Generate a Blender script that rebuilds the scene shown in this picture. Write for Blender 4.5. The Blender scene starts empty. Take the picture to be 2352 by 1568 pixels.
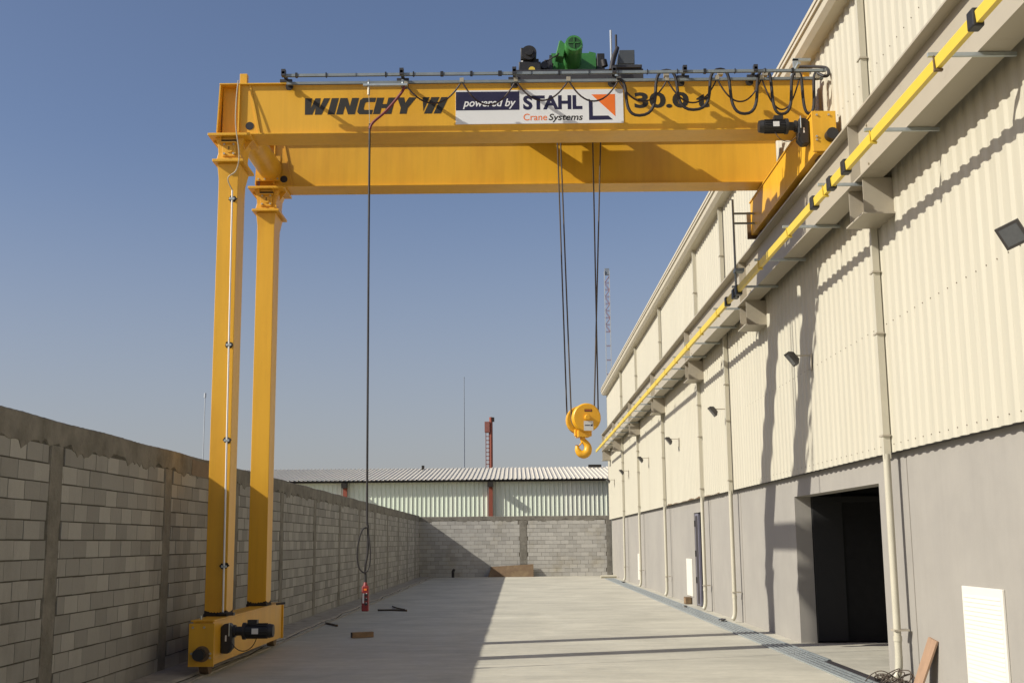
import bpy, bmesh, math, random
from mathutils import Vector, Matrix
R = math.radians
rnd = random.Random(7)
sc = bpy.context.scene
col = sc.collection

# ------------------------------------------------------------------ camera
cd = bpy.data.cameras.new("camera"); cam = bpy.data.objects.new("camera", cd); col.objects.link(cam)
rx = Vector((0.9999523629850864, 0.003942547514177863, -0.008929058160886245))
ux = Vector((0.009460748538862737, -0.1664373689591979, 0.9860066428662925))
fx = Vector((-0.002401249180415447, 0.9860441480270903, 0.16646672984084065))
m = Matrix((rx, ux, -fx)).transposed().to_4x4(); m.translation = (0, 0, 1.74)
cam.matrix_world = m
cd.sensor_width = 36; cd.lens = 2720 / 2352 * 36; cd.clip_start = .1; cd.clip_end = 6000
sc.camera = cam

# ------------------------------------------------------------------ light
SUNV = Vector((-1, -.34, .702)).normalized()
EL = math.asin(SUNV.z); AZ = math.atan2(SUNV.x, SUNV.y)
w = bpy.data.worlds.new("World"); sc.world = w; w.use_nodes = True
nt = w.node_tree; nt.nodes.clear()
sky = nt.nodes.new("ShaderNodeTexSky"); sky.sky_type = 'NISHITA'; sky.sun_disc = False
sky.sun_elevation = EL; sky.sun_rotation = AZ % (2 * math.pi)
sky.air_density = 1.0; sky.dust_density = 3.0; sky.ozone_density = 3.5; sky.altitude = 900
bg = nt.nodes.new("ShaderNodeBackground"); bg.inputs[1].default_value = .096
out = nt.nodes.new("ShaderNodeOutputWorld")
tint = nt.nodes.new("ShaderNodeVectorMath"); tint.operation = 'MULTIPLY'; tint.inputs[1].default_value = (1.17, 1.035, 1.01)   # dusty, slightly violet air
nt.links.new(sky.outputs[0], tint.inputs[0]); # dusty haze belt that greys the lowest part of the sky all round
gc = nt.nodes.new("ShaderNodeTexCoord"); sx = nt.nodes.new("ShaderNodeSeparateXYZ"); nt.links.new(gc.outputs["Generated"], sx.inputs[0])
hz = nt.nodes.new("ShaderNodeMapRange"); hz.interpolation_type = 'SMOOTHSTEP'; nt.links.new(sx.outputs[2], hz.inputs[0])
for i_, v_ in enumerate((0.0, .34, .62, 0.0)): hz.inputs[i_ + 1].default_value = v_
hm = nt.nodes.new("ShaderNodeMix"); hm.data_type = 'RGBA'; nt.links.new(hz.outputs[0], hm.inputs[0]); nt.links.new(tint.outputs[0], hm.inputs[6]); hm.inputs[7].default_value = (3.55, 3.45, 3.45, 1)
nt.links.new(hm.outputs[2], bg.inputs[0]); nt.links.new(bg.outputs[0], out.inputs[0])
sd = bpy.data.lights.new("sun", 'SUN'); sd.energy = 5.0; sd.angle = R(.5); sd.color = (1, .955, .855)
so = bpy.data.objects.new("sun", sd); col.objects.link(so)
so.rotation_euler = SUNV.to_track_quat('Z', 'Y').to_euler()
so.location = (-30, -10, 40)
sc.view_settings.view_transform = 'Standard'; sc.view_settings.look = 'None'
sc.view_settings.exposure = 0.2; sc.view_settings.gamma = 1

# ------------------------------------------------------------------ materials
def mat(name, c, rough=.6, metal=0., amp=.12, scale=6., stretch=(1, 1, 1), c2=None, c2amt=0., c2scale=1.5, bump=0., bscale=60., island=0., spec=.5, coat=0., streak=0.):
    mt = bpy.data.materials.new(name); mt.use_nodes = True
    n = mt.node_tree.nodes; l = mt.node_tree.links; p = n["Principled BSDF"]
    p.inputs["Roughness"].default_value = rough; p.inputs["Metallic"].default_value = metal
    p.inputs["Specular IOR Level"].default_value = spec
    p.inputs["Coat Weight"].default_value = coat
    tc = n.new("ShaderNodeTexCoord"); mp = n.new("ShaderNodeMapping"); mp.inputs["Scale"].default_value = stretch
    l.new(tc.outputs["Object"], mp.inputs[0])
    def noise(s, det=5, r=.6):
        t = n.new("ShaderNodeTexNoise"); t.inputs["Scale"].default_value = s; t.inputs["Detail"].default_value = det; t.inputs["Roughness"].default_value = r
        l.new(mp.outputs[0], t.inputs["Vector"]); return t
    def math_(op, a, b=None, v=None):
        q = n.new("ShaderNodeMath"); q.operation = op
        for i, s in enumerate((a, b)):
            if s is None: continue
            if isinstance(s, (int, float)): q.inputs[i].default_value = s
            else: l.new(s, q.inputs[i])
        return q.outputs[0]
    colr = n.new("ShaderNodeRGB"); colr.outputs[0].default_value = (*c, 1); cur = colr.outputs[0]
    if c2:
        t = noise(c2scale, 6, .65); rp = n.new("ShaderNodeValToRGB"); rp.color_ramp.elements[0].position = .62 - c2amt * .35; rp.color_ramp.elements[1].position = .80 - c2amt * .15
        l.new(t.outputs["Fac"], rp.inputs[0])
        mx = n.new("ShaderNodeMix"); mx.data_type = 'RGBA'; l.new(rp.outputs[0], mx.inputs[0]); l.new(cur, mx.inputs[6]); mx.inputs[7].default_value = (*c2, 1); cur = mx.outputs[2]
    t = noise(scale); f = math_('MULTIPLY', math_('SUBTRACT', t.outputs["Fac"], .5), amp * 2.2); f = math_('ADD', f, 1.0)
    if island:
        g = n.new("ShaderNodeNewGeometry"); f2 = math_('ADD', math_('MULTIPLY', math_('SUBTRACT', g.outputs["Random Per Island"], .5), island * 2), 1.0); f = math_('MULTIPLY', f, f2)
    if streak:
        m2 = n.new("ShaderNodeMapping"); m2.inputs["Scale"].default_value = (1, 1, .045); l.new(tc.outputs["Object"], m2.inputs[0])
        t3 = n.new("ShaderNodeTexNoise"); t3.inputs["Scale"].default_value = 9; t3.inputs["Detail"].default_value = 5; t3.inputs["Roughness"].default_value = .7; l.new(m2.outputs[0], t3.inputs["Vector"])
        f = math_('MULTIPLY', f, math_('ADD', 1.0, math_('MULTIPLY', math_('MINIMUM', math_('SUBTRACT', t3.outputs["Fac"], .5), 0.06), streak)))
    vm = n.new("ShaderNodeVectorMath"); vm.operation = 'SCALE'; l.new(cur, vm.inputs[0]); l.new(f, vm.inputs[3]); l.new(vm.outputs[0], p.inputs["Base Color"])
    if bump:
        b = n.new("ShaderNodeBump"); b.inputs["Strength"].default_value = bump; b.inputs["Distance"].default_value = .02
        t2 = noise(bscale, 6); l.new(t2.outputs["Fac"], b.inputs["Height"]); l.new(b.outputs[0], p.inputs["Normal"])
    rr_ = math_('ADD', math_('MULTIPLY', math_('SUBTRACT', t.outputs["Fac"], .5), .25), rough); l.new(rr_, p.inputs["Roughness"])
    return mt
M = dict(
    yellow=mat("crane_yellow_paint", (.70, .375, .024), .42, amp=.08, scale=1.6, stretch=(1, 1, .35), c2=(.60, .295, .02), c2amt=.45, c2scale=.9, bump=.04, bscale=14, streak=.35),
    hook=mat("hook_yellow_paint", (.74, .37, .018), .40, amp=.08, scale=9),
    black=mat("black_paint", (.018, .017, .017), .5, amp=.2, scale=20),
    letter=mat("lettering_black", (.020, .017, .012), .55, amp=.1, scale=12),
    rubber=mat("black_rubber", (.016, .013, .014), .6, amp=.1),
    thinc=mat("thin_cable_rubber", (.03, .014, .011), .6, amp=.1),
    redc=mat("dark_red_sheath", (.16, .018, .022), .6, amp=.2, scale=15),
    railz=mat("weathered_zinc_rail", (.24, .27, .275), .5, .4, amp=.15, scale=8),
    zinc=mat("galvanised_steel", (.42, .46, .46), .45, .55, amp=.15, scale=12),
    bolt=mat("bolt_steel", (.45, .40, .30), .5, .4, amp=.2, scale=40),
    green=mat("green_motor_paint", (.05, .20, .048), .4, amp=.1, scale=12),
    dgreen=mat("dark_green_grille", (.012, .06, .014), .6),
    dsteel=mat("dark_machine_steel", (.045, .045, .05), .5, .2, amp=.25, scale=14),
    panel=mat("dark_panel_paint", (.06, .068, .075), .5, amp=.1),
    white=mat("white_board", (.72, .72, .71), .5, amp=.04, scale=3),
    navy=mat("navy_vinyl", (.014, .012, .045), .5, amp=.08),
    orange=mat("orange_vinyl", (.80, .17, .02), .5, amp=.05),
    paper=mat("white_label", (.62, .62, .60), .5, amp=.05),
    cream=mat("cream_cladding_paint", (.462, .432, .34), .55, amp=.035, scale=1.2, stretch=(1, 1, .15), bump=.02, bscale=30, streak=.3, c2=(.44, .408, .315), c2amt=.2, c2scale=.8),
    plinth=mat("grey_render_paint", (.30, .28, .245), .85, amp=.07, scale=2.6, c2=(.262, .245, .218), c2amt=.6, c2scale=.45, streak=.15, bump=.10, bscale=55),
    runway=mat("warm_grey_beam_paint", (.37, .33, .255), .5, amp=.05, scale=2.5, c2=(.30, .26, .20), c2amt=.1, c2scale=3),
    gutter=mat("cream_gutter_paint", (.52, .47, .36), .5, amp=.05, scale=3),
    pipe=mat("cream_pipe_paint", (.47, .44, .345), .45, amp=.06, scale=4),
    cond=mat("conductor_bar_yellow", (.66, .48, .055), .45, amp=.05, scale=3),
    concrete=None, block=None,
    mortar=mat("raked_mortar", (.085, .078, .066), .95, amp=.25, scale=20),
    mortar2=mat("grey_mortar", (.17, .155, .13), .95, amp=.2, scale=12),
    ring=mat("rough_poured_concrete", (.205, .190, .160), .95, amp=.28, scale=5, c2=(.11, .10, .08), c2amt=.6, c2scale=2.2, bump=.7, bscale=24),
    ringr=mat("rust_stained_concrete", (.205, .155, .108), .95, amp=.3, scale=6, bump=.5, bscale=24),
    kerb=mat("kerb_concrete", (.35, .32, .27), .95, amp=.25, scale=5, c2=(.20, .18, .15), c2amt=.4, c2scale=3, bump=.4, bscale=40),
    rust=mat("rusty_steel", (.125, .078, .040), .8, amp=.3, scale=9, c2=(.19, .135, .07), c2amt=.4, c2scale=2.0),
    sootdark=mat("burnt_paint_and_slot_dark", (.022, .016, .010), .8, amp=.4, scale=30),  # burnt paint; also the dark of slots and of the slab joint
    redsteel=mat("red_oxide_steel", (.24, .062, .035), .7, amp=.15, scale=5),
    redmast=mat("faded_red_mast", (.24, .085, .065), .7, amp=.15, scale=5),
    wood=mat("raw_timber", (.31, .195, .12), .8, amp=.25, scale=14, stretch=(1, 1, .2)),
    oldwood=mat("weathered_timber", (.25, .16, .085), .85, amp=.3, scale=18),
    shedw=mat("pale_green_sheeting", (.66, .73, .60), .5, amp=.06, scale=.5, stretch=(1, 1, .1), island=0, c2=(.80, .79, .70), c2amt=.5, c2scale=.16),
    shedr=mat("pale_roof_sheeting", (.62, .57, .47), .5, amp=.08, scale=1.0),
    dark=mat("dark_gap", (.02, .017, .014), .9),
    interior=mat("unlit_interior_black", (.006, .006, .006), .95, amp=.1),  # near-black stands for the lack of light inside the hall
    doorsteel=mat("blue_grey_door_steel", (.16, .155, .19), .45, amp=.15, scale=4),
    leaf=mat("charcoal_door_paint", (.012, .012, .012), .8, amp=.2, scale=3),
    doordark=mat("dark_steel_and_shade", (.035, .03, .032), .6, amp=.3, scale=8),  # dark steel and scraps; also shade put into flashing, doorway back and drain
    vent=mat("white_louvre_plastic", (.68, .65, .57), .45, amp=.02),
    lamp=mat("floodlight_black_aluminium", (.05, .045, .042), .5, amp=.2, scale=20),
    glass=mat("grey_floodlight_glass", (.10, .105, .11), .15, amp=.15, scale=25),
    redplastic=mat("red_pendant_plastic", (.20, .018, .017), .45, amp=.1),
    mast=mat("pale_mast_steel", (.40, .43, .46), .6, amp=.1),
    farpole=mat("far_grey_pole", (.20, .23, .27), .7, amp=.1),
    soil=mat("dry_ground", (.30, .25, .18), .95, amp=.3, scale=.3),
    screw=mat("dull_screw_head", (.22, .19, .15), .6, .2),
    conduit=mat("white_conduit", (.72, .70, .66), .4, amp=.05),
    roofg=mat("grey_roof_sheet", (.40, .39, .36), .5, amp=.1),
    wire=mat("dark_rebar_wire", (.07, .052, .038), .8, amp=.3, scale=30),
)
def concrete_mat():
    mt = bpy.data.materials.new("trowelled_concrete"); mt.use_nodes = True
    n = mt.node_tree.nodes; l = mt.node_tree.links; p = n["Principled BSDF"]
    tc = n.new("ShaderNodeTexCoord")
    def noise(s, st, det=6, r=.6, dist=0.):
        mp = n.new("ShaderNodeMapping"); mp.inputs["Scale"].default_value = st; l.new(tc.outputs["Object"], mp.inputs[0])
        t = n.new("ShaderNodeTexNoise"); t.inputs["Scale"].default_value = s; t.inputs["Detail"].default_value = det; t.inputs["Roughness"].default_value = r; t.inputs["Distortion"].default_value = dist
        l.new(mp.outputs[0], t.inputs["Vector"]); return t.outputs["Fac"]
    def mr(x, a, b, c, d):
        q = n.new("ShaderNodeMapRange"); l.new(x, q.inputs[0])
        for i, v in enumerate((a, b, c, d)): q.inputs[i + 1].default_value = v
        return q.outputs[0]
    def mul(a, b):
        q = n.new("ShaderNodeMath"); q.operation = 'MULTIPLY'; l.new(a, q.inputs[0]); l.new(b, q.inputs[1]); return q.outputs[0]
    a = mr(noise(.55, (1, 1, 1), 7, .65, .6), .3, .7, .80, 1.14)
    b = mr(noise(1.0, (.35, 2.6, 1), 6, .7, 1.2), .3, .7, .86, 1.10)
    c = mr(noise(9, (1, 1, 1), 4), .3, .7, .95, 1.05)
    d = mr(noise(.9, (1, 1, 1), 8, .75, 2.0), .60, .75, 1.0, .80)
    f = mul(mul(a, b), mul(c, d))
    # fine trowel arcs
    v = n.new("ShaderNodeVectorMath"); v.operation = 'SCALE'; rgb = n.new("ShaderNodeRGB"); rgb.outputs[0].default_value = (.455, .430, .350, 1)
    l.new(rgb.outputs[0], v.inputs[0]); l.new(f, v.inputs[3]); l.new(v.outputs[0], p.inputs["Base Color"])
    l.new(mr(noise(2.5, (1, 1, 1)), .3, .7, .55, .85), p.inputs["Roughness"])
    bm_ = n.new("ShaderNodeBump"); bm_.inputs["Strength"].default_value = .12; bm_.inputs["Distance"].default_value = .01; l.new(noise(40, (1, 1, 1), 6), bm_.inputs["Height"]); l.new(bm_.outputs[0], p.inputs["Normal"])
    return mt
M['concrete'] = concrete_mat()
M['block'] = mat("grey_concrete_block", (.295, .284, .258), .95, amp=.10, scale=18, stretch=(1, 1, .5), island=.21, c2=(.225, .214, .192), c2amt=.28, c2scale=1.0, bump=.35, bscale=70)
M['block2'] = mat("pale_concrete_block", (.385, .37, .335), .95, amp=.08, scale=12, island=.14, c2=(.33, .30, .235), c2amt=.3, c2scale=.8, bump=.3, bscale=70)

# ------------------------------------------------------------------ mesh builder
def wloc(o):
    v = Vector((0, 0, 0))
    while o is not None: v += o.location; o = o.parent
    return v
class MB:
    def __init__(s): s.v = []; s.f = []; s.sm = []; s.pieces = []
    def add(s, vs, fs, smooth=False):
        b = len(s.v); s.v += [tuple(p) for p in vs]; s.pieces.append((b, len(s.v))); s.f += [tuple(i + b for i in f) for f in fs]; s.sm += [smooth] * len(fs); return s
    def box(s, x0, x1, y0, y1, z0, z1, mtx=None):
        vs = [Vector((x, y, z)) for x in (x0, x1) for y in (y0, y1) for z in (z0, z1)]
        if mtx is not None: vs = [mtx @ p for p in vs]
        return s.add(vs, [(0, 1, 3, 2), (4, 6, 7, 5), (0, 4, 5, 1), (2, 3, 7, 6), (0, 2, 6, 4), (1, 5, 7, 3)])
    def tube(s, pts, r, n=8, caps=True, smooth=True):
        pts = [Vector(p) for p in pts]; rs = r if isinstance(r, (list, tuple)) else [r] * len(pts)
        rings = []; up = None
        for i, p in enumerate(pts):
            t = (pts[min(i + 1, len(pts) - 1)] - pts[max(i - 1, 0)]).normalized()
            if up is None: up = Vector((0, 0, 1)) if abs(t.z) < .9 else Vector((0, 1, 0))
            a = t.cross(up).normalized(); up = a.cross(t).normalized()
            rings.append([p + (a * math.cos(2 * math.pi * k / n) + up * math.sin(2 * math.pi * k / n)) * rs[i] for k in range(n)])
        vs = [q for rg in rings for q in rg]; fs = []
        for i in range(len(pts) - 1):
            for k in range(n): fs.append((i * n + k, i * n + (k + 1) % n, (i + 1) * n + (k + 1) % n, (i + 1) * n + k))
        s.add(vs, fs, smooth)
        if caps:
            s.add(rings[0], [tuple(range(n))]); s.add(rings[-1], [tuple(reversed(range(n)))])
        return s
    def cyl(s, p0, p1, r0, r1=None, n=24):
        return s.tube([p0, p1], [r0, r0 if r1 is None else r1], n)
    def prism(s, poly, axis, d0, d1):
        """poly of 2-D points; axis 'x': (y,z), 'y': (x,z), 'z': (x,y)"""
        def P(a, b, d): return {'x': (d, a, b), 'y': (a, d, b), 'z': (a, b, d)}[axis]
        n = len(poly); vs = [P(a, b, d0) for a, b in poly] + [P(a, b, d1) for a, b in poly]
        fs = [tuple(range(n)), tuple(range(2 * n - 1, n - 1, -1))] + [(i, (i + 1) % n, n + (i + 1) % n, n + i) for i in range(n)]
        return s.add(vs, fs)
    def poly(s, pts): return s.add(pts, [tuple(range(len(pts)))])
    def build(s, name, material, parent=None, bevel=0., weight=False):
        me = bpy.data.meshes.new(name); off = wloc(parent) if parent else Vector((0, 0, 0))
        me.from_pydata([tuple(Vector(p) - off) for p in s.v], [], s.f); me.polygons.foreach_set("use_smooth", s.sm); me.update()
        bm = bmesh.new(); bm.from_mesh(me); bmesh.ops.recalc_face_normals(bm, faces=bm.faces); bm.to_mesh(me); bm.free()
        if any(s.sm):
            try: me.set_sharp_from_angle(angle=R(40))
            except Exception: pass
        me.materials.append(material)
        o = bpy.data.objects.new(name, me); col.objects.link(o)
        if parent: o.parent = parent
        if bevel:
            b = o.modifiers.new("bevel", 'BEVEL'); b.width = bevel; b.segments = 2; b.limit_method = 'ANGLE'; b.angle_limit = R(50)
        return o
def build_each(mb, name, material, parent):
    """one object for every box or prism added to mb"""
    st = 0
    groups = []; fi = 0
    seen = {}
    for f, sm in zip(mb.f, mb.sm):
        k = next(i for i, (a, b) in enumerate(mb.pieces) if a <= f[0] < b); seen.setdefault(k, []).append((f, sm))
    for k, fs in seen.items():
        a, b = mb.pieces[k]; q = MB(); q.v = mb.v[a:b]; q.f = [tuple(i - a for i in f) for f, _ in fs]; q.sm = [x for _, x in fs]; q.build(name, material, parent)
def tag(o, label=None, cat=None, group=None, kind=None):
    if label: o["label"] = label
    if cat: o["category"] = cat
    if group: o["group"] = group
    if kind: o["kind"] = kind
    return o
def thing(name, label, cat, loc=(0, 0, 0), group=None):
    o = bpy.data.objects.new(name, None); o.empty_display_size = .2; col.objects.link(o); o.location = loc
    return tag(o, label, cat, group)
def copy_tree(o, parent=None):
    c = o.copy(); col.objects.link(c); c.parent = parent
    for ch in list(o.children): copy_tree(ch, c)
    return c
def bez(p0, p1, p2, p3, n=14):
    o = []
    for i in range(n + 1):
        t = i / n; o.append(tuple((1 - t) ** 3 * a + 3 * (1 - t) ** 2 * t * b + 3 * (1 - t) * t * t * c + t ** 3 * d for a, b, c, d in zip(p0, p1, p2, p3)))
    return o
def spline(pts, n=8):
    pts = [Vector(p) for p in pts]; o = []
    for i in range(len(pts) - 1):
        a = pts[max(i - 1, 0)]; b = pts[i]; c = pts[i + 1]; d = pts[min(i + 2, len(pts) - 1)]
        for k in range(n):
            t = k / n
            o.append(.5 * ((2 * b) + (c - a) * t + (2 * a - 5 * b + 4 * c - d) * t * t + (3 * b - a - 3 * c + d) * t ** 3))
    o.append(pts[-1]); return o
def text(mb, body, x0, x1, z0, z1, y, shear=0., bold=0.):
    cu = bpy.data.curves.new("tmp", 'FONT'); cu.body = body; cu.shear = shear; cu.offset = bold; cu.resolution_u = 4
    ob = bpy.data.objects.new("tmp", cu); col.objects.link(ob)
    bpy.context.view_layer.update()
    me = bpy.data.meshes.new_from_object(ob.evaluated_get(bpy.context.evaluated_depsgraph_get()))
    xs = [v.co.x for v in me.vertices]; ys = [v.co.y for v in me.vertices]
    ax, bx, ay, by = min(xs), max(xs), min(ys), max(ys)
    vs = [(x0 + (v.co.x - ax) / (bx - ax) * (x1 - x0), y, z0 + (v.co.y - ay) / (by - ay) * (z1 - z0)) for v in me.vertices]
    mb.add(vs, [tuple(p.vertices) for p in me.polygons])
    bpy.data.objects.remove(ob); bpy.data.curves.remove(cu); bpy.data.meshes.remove(me)

# ------------------------------------------------------------------ ground
XL, XG, XC = -4.95, 4.82, 4.725          # left wall, grey wall face, cladding face
YB = 61.0
g = MB(); g.add([(-3000, -3000, -.06), (3000, -3000, -.06), (3000, 3000, -.06), (-3000, 3000, -.06)], [(0, 1, 2, 3)])
tag(g.build("ground", M['soil']), kind='structure')
g = MB(); g.box(XL - .02, XG + 3.5, -12, YB + .02, -.05, 0)
tag(g.build("concrete_yard", M['concrete']), kind='structure')

# rail pad along the left wall with its rough edge
kb = MB(); ys = [-10 + .25 * i for i in range(285)]
def padx(y): return -4.36 + .05 * math.sin(y * 1.7) * math.sin(y * .37) + rnd.uniform(-.012, .012)
vs = []; fs = []
for y in ys:
    e = padx(y); vs += [(XL + .01, y, .03), (e - .04, y, .03 + rnd.uniform(-.004, .004)), (e, y, .02), (e + .015, y, .001)]
for i in range(len(ys) - 1):
    for k in range(3): fs.append((4 * i + k, 4 * i + k + 1, 4 * i + 4 + k + 1, 4 * i + 4 + k))
kb.add(vs, fs); tag(kb.build("kerb_strip", M['kerb']), kind='structure')
t = thing("crane_rail", "steel crane rail let into the concrete floor along the block wall", "rail", (-4.2, 16, 0))
MB().box(-4.225, -4.175, -9, 60.6, .004, .012).build("rail_bed", M['kerb'], t)
MB().box(-4.215, -4.185, -9, 60.6, .012, .022).build("rail_head", M['kerb'], t)
# dark gap at the slab joint
jb = MB(); pts = []
for i in range(280):
    y = -9 + .25 * i; pts.append((padx(y) + .03, y))
jb.add([(x - .012, y, .004) for x, y in pts] + [(x + .014 + rnd.uniform(-.006, .008), y, .004) for x, y in pts], [(i, i + 280, i + 281, i + 1) for i in range(279)])
tag(jb.build("slab_joint", M['sootdark']), kind='structure')

# ------------------------------------------------------------------ block walls
def block_wall(root, mapf, length, rows, h, courseh, bw, piers, matb, matm, matr, u0=0., bed=.011, rustat=None, vis=None):
    """mapf(u, d, z): u along the wall, d proud of its face, z up"""
    core = MB()
    def bx(mb, u0, u1, d0, d1, z0, z1):
        vs = [mapf(u, d, z) for u in (u0, u1) for d in (d0, d1) for z in (z0, z1)]
        mb.add(vs, [(0, 1, 3, 2), (4, 6, 7, 5), (0, 4, 5, 1), (2, 3, 7, 6), (0, 2, 6, 4), (1, 5, 7, 3)])
    bx(core, u0, length, -.15, -.014, 0, h - .02); core.build("mortar_bed", matm, root)
    bl = MB()
    zr = courseh * rows
    for r in range(rows):
        z0 = r * courseh + bed * .5; z1 = (r + 1) * courseh - bed * .5
        u = u0 - (bw * .5 if r % 2 else 0) + rnd.uniform(-.03, .03)
        while u < length:
            a, b = max(u, u0), min(u + bw - rnd.choice((.004, .006, .008, .014)), length)
            for c, wd in piers:                                   # leave a joint beside each concrete pier
                if a < c + wd / 2 + .008 and b > c - wd / 2 - .008:
                    if a < c - wd / 2 - .03: b = min(b, c - wd / 2 - .012 - (.05 if r % 4 == 1 else 0))
                    elif b > c + wd / 2 + .03: a = max(a, c + wd / 2 + .012 + (.05 if r % 4 == 1 else 0))
                    else: b = a
            if b - a > .03:
                d = rnd.uniform(-.002, .003); zz = rnd.uniform(-.0025, .0025)
                vs = [mapf(uu_, dd, zz_) for uu_ in (a, b) for dd in (-.02, d) for zz_ in (z0 + zz, z1 + zz)]
                bl.add(vs, [(4, 6, 7, 5), (0, 1, 3, 2), (1, 5, 7, 3), (0, 2, 6, 4), (2, 3, 7, 6)])
            u += bw
    bl.build("concrete_blocks", matb, root)
    # rough ring beam, slopped over the top course
    rb = MB(); n = int((length - u0) / .07); top = []; bot = []
    for i in range(n + 1):
        u = u0 + (length - u0) * i / n
        j = .03 * math.sin(u * 3.1) + .025 * math.sin(u * 7.7 + 1) + .02 * math.sin(u * 17.3)
        if rnd.random() < .3: j += rnd.uniform(-.05, .02)
        bot.append((u, zr - .01 + min(j, .045) * 1.0)); top.append((u, h + .006 * math.sin(u * 2.3) + rnd.uniform(-.003, .003)))
    vs = []
    for (u, zb), (_, zt) in zip(bot, top):
        vs += [mapf(u, -.012, zb), mapf(u, .006, zb + .012), mapf(u, .010, zt - .015), mapf(u, -.005, zt), mapf(u, -.15, zt)]
    fs = [(5 * i + k, 5 * i + 5 + k, 5 * i + 6 + k, 5 * i + 1 + k) for i in range(n) for k in range(4)]
    rb.add(vs, fs); rb.build("ring_beam", matr, root)
    for c, wd in piers:
        pm = MB(); vs = []; k = 0; nz = int(zr / .08)
        for i in range(nz + 1):
            z = zr * i / nz; e0 = c - wd / 2 + rnd.uniform(-.018, .012); e1 = c + wd / 2 + rnd.uniform(-.012, .018); dd = .004 + rnd.uniform(-.003, .004)
            vs += [mapf(e0, -.014, z), mapf(e0 + .012, dd, z), mapf(c, dd + .002, z), mapf(e1 - .012, dd, z), mapf(e1, -.014, z)]
        fs = [(5 * i + k, 5 * i + 1 + k, 5 * i + 6 + k, 5 * i + 5 + k) for i in range(nz) for k in range(4)]
        pm.add(vs, fs); pm.build("concrete_pier", matr, root)
t = thing("block_wall", "long shaded grey concrete block wall on the left, with poured piers and a rough ring beam", "wall", (XL, 0, 0))
HL = 3.07
piers = [(12.78 + 4.15 * k, .34) for k in range(-2, 12)]
def mapL(u, d, z): return (XL + d, u, z)
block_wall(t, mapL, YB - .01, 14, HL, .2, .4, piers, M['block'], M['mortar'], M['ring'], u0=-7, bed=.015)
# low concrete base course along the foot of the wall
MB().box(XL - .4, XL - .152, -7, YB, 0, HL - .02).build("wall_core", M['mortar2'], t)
MB().box(XL + .011, XL + .013, 18.1, 19.3, 2.78, 3.02).build("rust_stain", M['ringr'], t)

t = thing("end_wall", "sunlit concrete block wall closing the far end of the yard", "wall", (0, YB, 0))
def mapB(u, d, z): return (u, YB - d, z)
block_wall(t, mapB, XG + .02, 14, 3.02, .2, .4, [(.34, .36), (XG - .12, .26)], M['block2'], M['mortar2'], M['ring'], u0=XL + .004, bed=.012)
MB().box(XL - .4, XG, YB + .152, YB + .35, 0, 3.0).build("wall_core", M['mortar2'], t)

# ------------------------------------------------------------------ warehouse
W = thing("warehouse", "long industrial hall with cream ribbed cladding over a grey rendered base wall", "building", (XG, 30, 0))
YS, YE = -9.0, 60.6
ZC, ZE = 2.80, 9.32
cl = MB(); prof = []
y = YS; P_ = .27
while y < YE:
    prof += [(y, 0), (y + .085, 0), (y + .135, .023), (y + .22, .023)]; y += P_
prof = [(a, d) for a, d in prof if a <= YE] + [(YE, 0)]
zs = [ZC, 4.6, 6.6, 8.2, ZE + .1]
vs = [(XC - d, a, z) for z in zs for a, d in prof]; n = len(prof)
fs = [(j * n + i, j * n + i + 1, (j + 1) * n + i + 1, (j + 1) * n + i) for j in range(len(zs) - 1) for i in range(n - 1)]
cl.add(vs, fs); cl.build("wall_cladding", M['cream'], W)
MB().box(XC + .004, XG + .02, YS, YE - .003, ZC + .001, ZC + .03).build("base_flashing", M['doordark'], W)  # coloured dark to deepen the shadow line under the cladding
# corner flashing at the far end
MB().box(XC - .035, XC + .3, YE + .001, YE + .012, ZC, ZE).build("corner_flashing", M['cream'], W)
D0, D1, DH = 15.86, 20.72, 2.46            # big doorway
E0, E1, EH = 31.0, 32.55, 2.46              # side door
th = .28
pw = MB()
for a, b in ((YS, D0), (D1, E0), (E1, YE)): pw.box(XG, XG + th, a, b, -.05, ZC + .3)
for a, b, hh in ((D0, D1, DH), (E0, E1, EH)): pw.box(XG, XG + th, a, b, hh, ZC + .3)
pw.build("base_wall", M['plinth'], W)
# closed hall behind; its unlit dark is put into a near-black colour
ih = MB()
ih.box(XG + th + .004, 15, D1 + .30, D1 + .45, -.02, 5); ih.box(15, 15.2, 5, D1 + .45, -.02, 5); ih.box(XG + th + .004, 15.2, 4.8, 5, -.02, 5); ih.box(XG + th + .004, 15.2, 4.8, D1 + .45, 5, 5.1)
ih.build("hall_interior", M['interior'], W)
MB().box(XG + th + .01, 15, D1 - .02, D1 + .29, .02, 2.9).build("interior_dark_block", M['interior'], W)  # near-black block added in place of the hall's unlit depth
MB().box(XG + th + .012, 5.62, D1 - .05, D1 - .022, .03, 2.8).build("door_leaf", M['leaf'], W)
MB().box(XG + th + .012, 9, D1 - .09, D1 - .06, 2.36, 2.46).build("door_track", M['leaf'], W)
eb = MB(); eb.box(XG + .2, XG + .26, E0 - .1, E1 + .1, .0, EH + .1); eb.build("side_doorway_back", M['doordark'], W)  # dark plate stands in for the unlit opening behind the door
sdo = MB().box(XG + .02, XG + .07, E1 - .62, E1 - .01, .03, EH - .02).build("steel_door", M['doorsteel'], W)
hb = MB()
for z in (.6, 1.3, 2.1): hb.box(XG - .005, XG + .018, E1 - .10, E1 - .02, z, z + .16)
build_each(hb, "door_hinge", M['dark'], sdo)
MB().box(XG + .012, XG + .019, E1 - .5, E1 - .14, .06, EH - .08).build("door_panel", M['doordark'], sdo)
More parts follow.
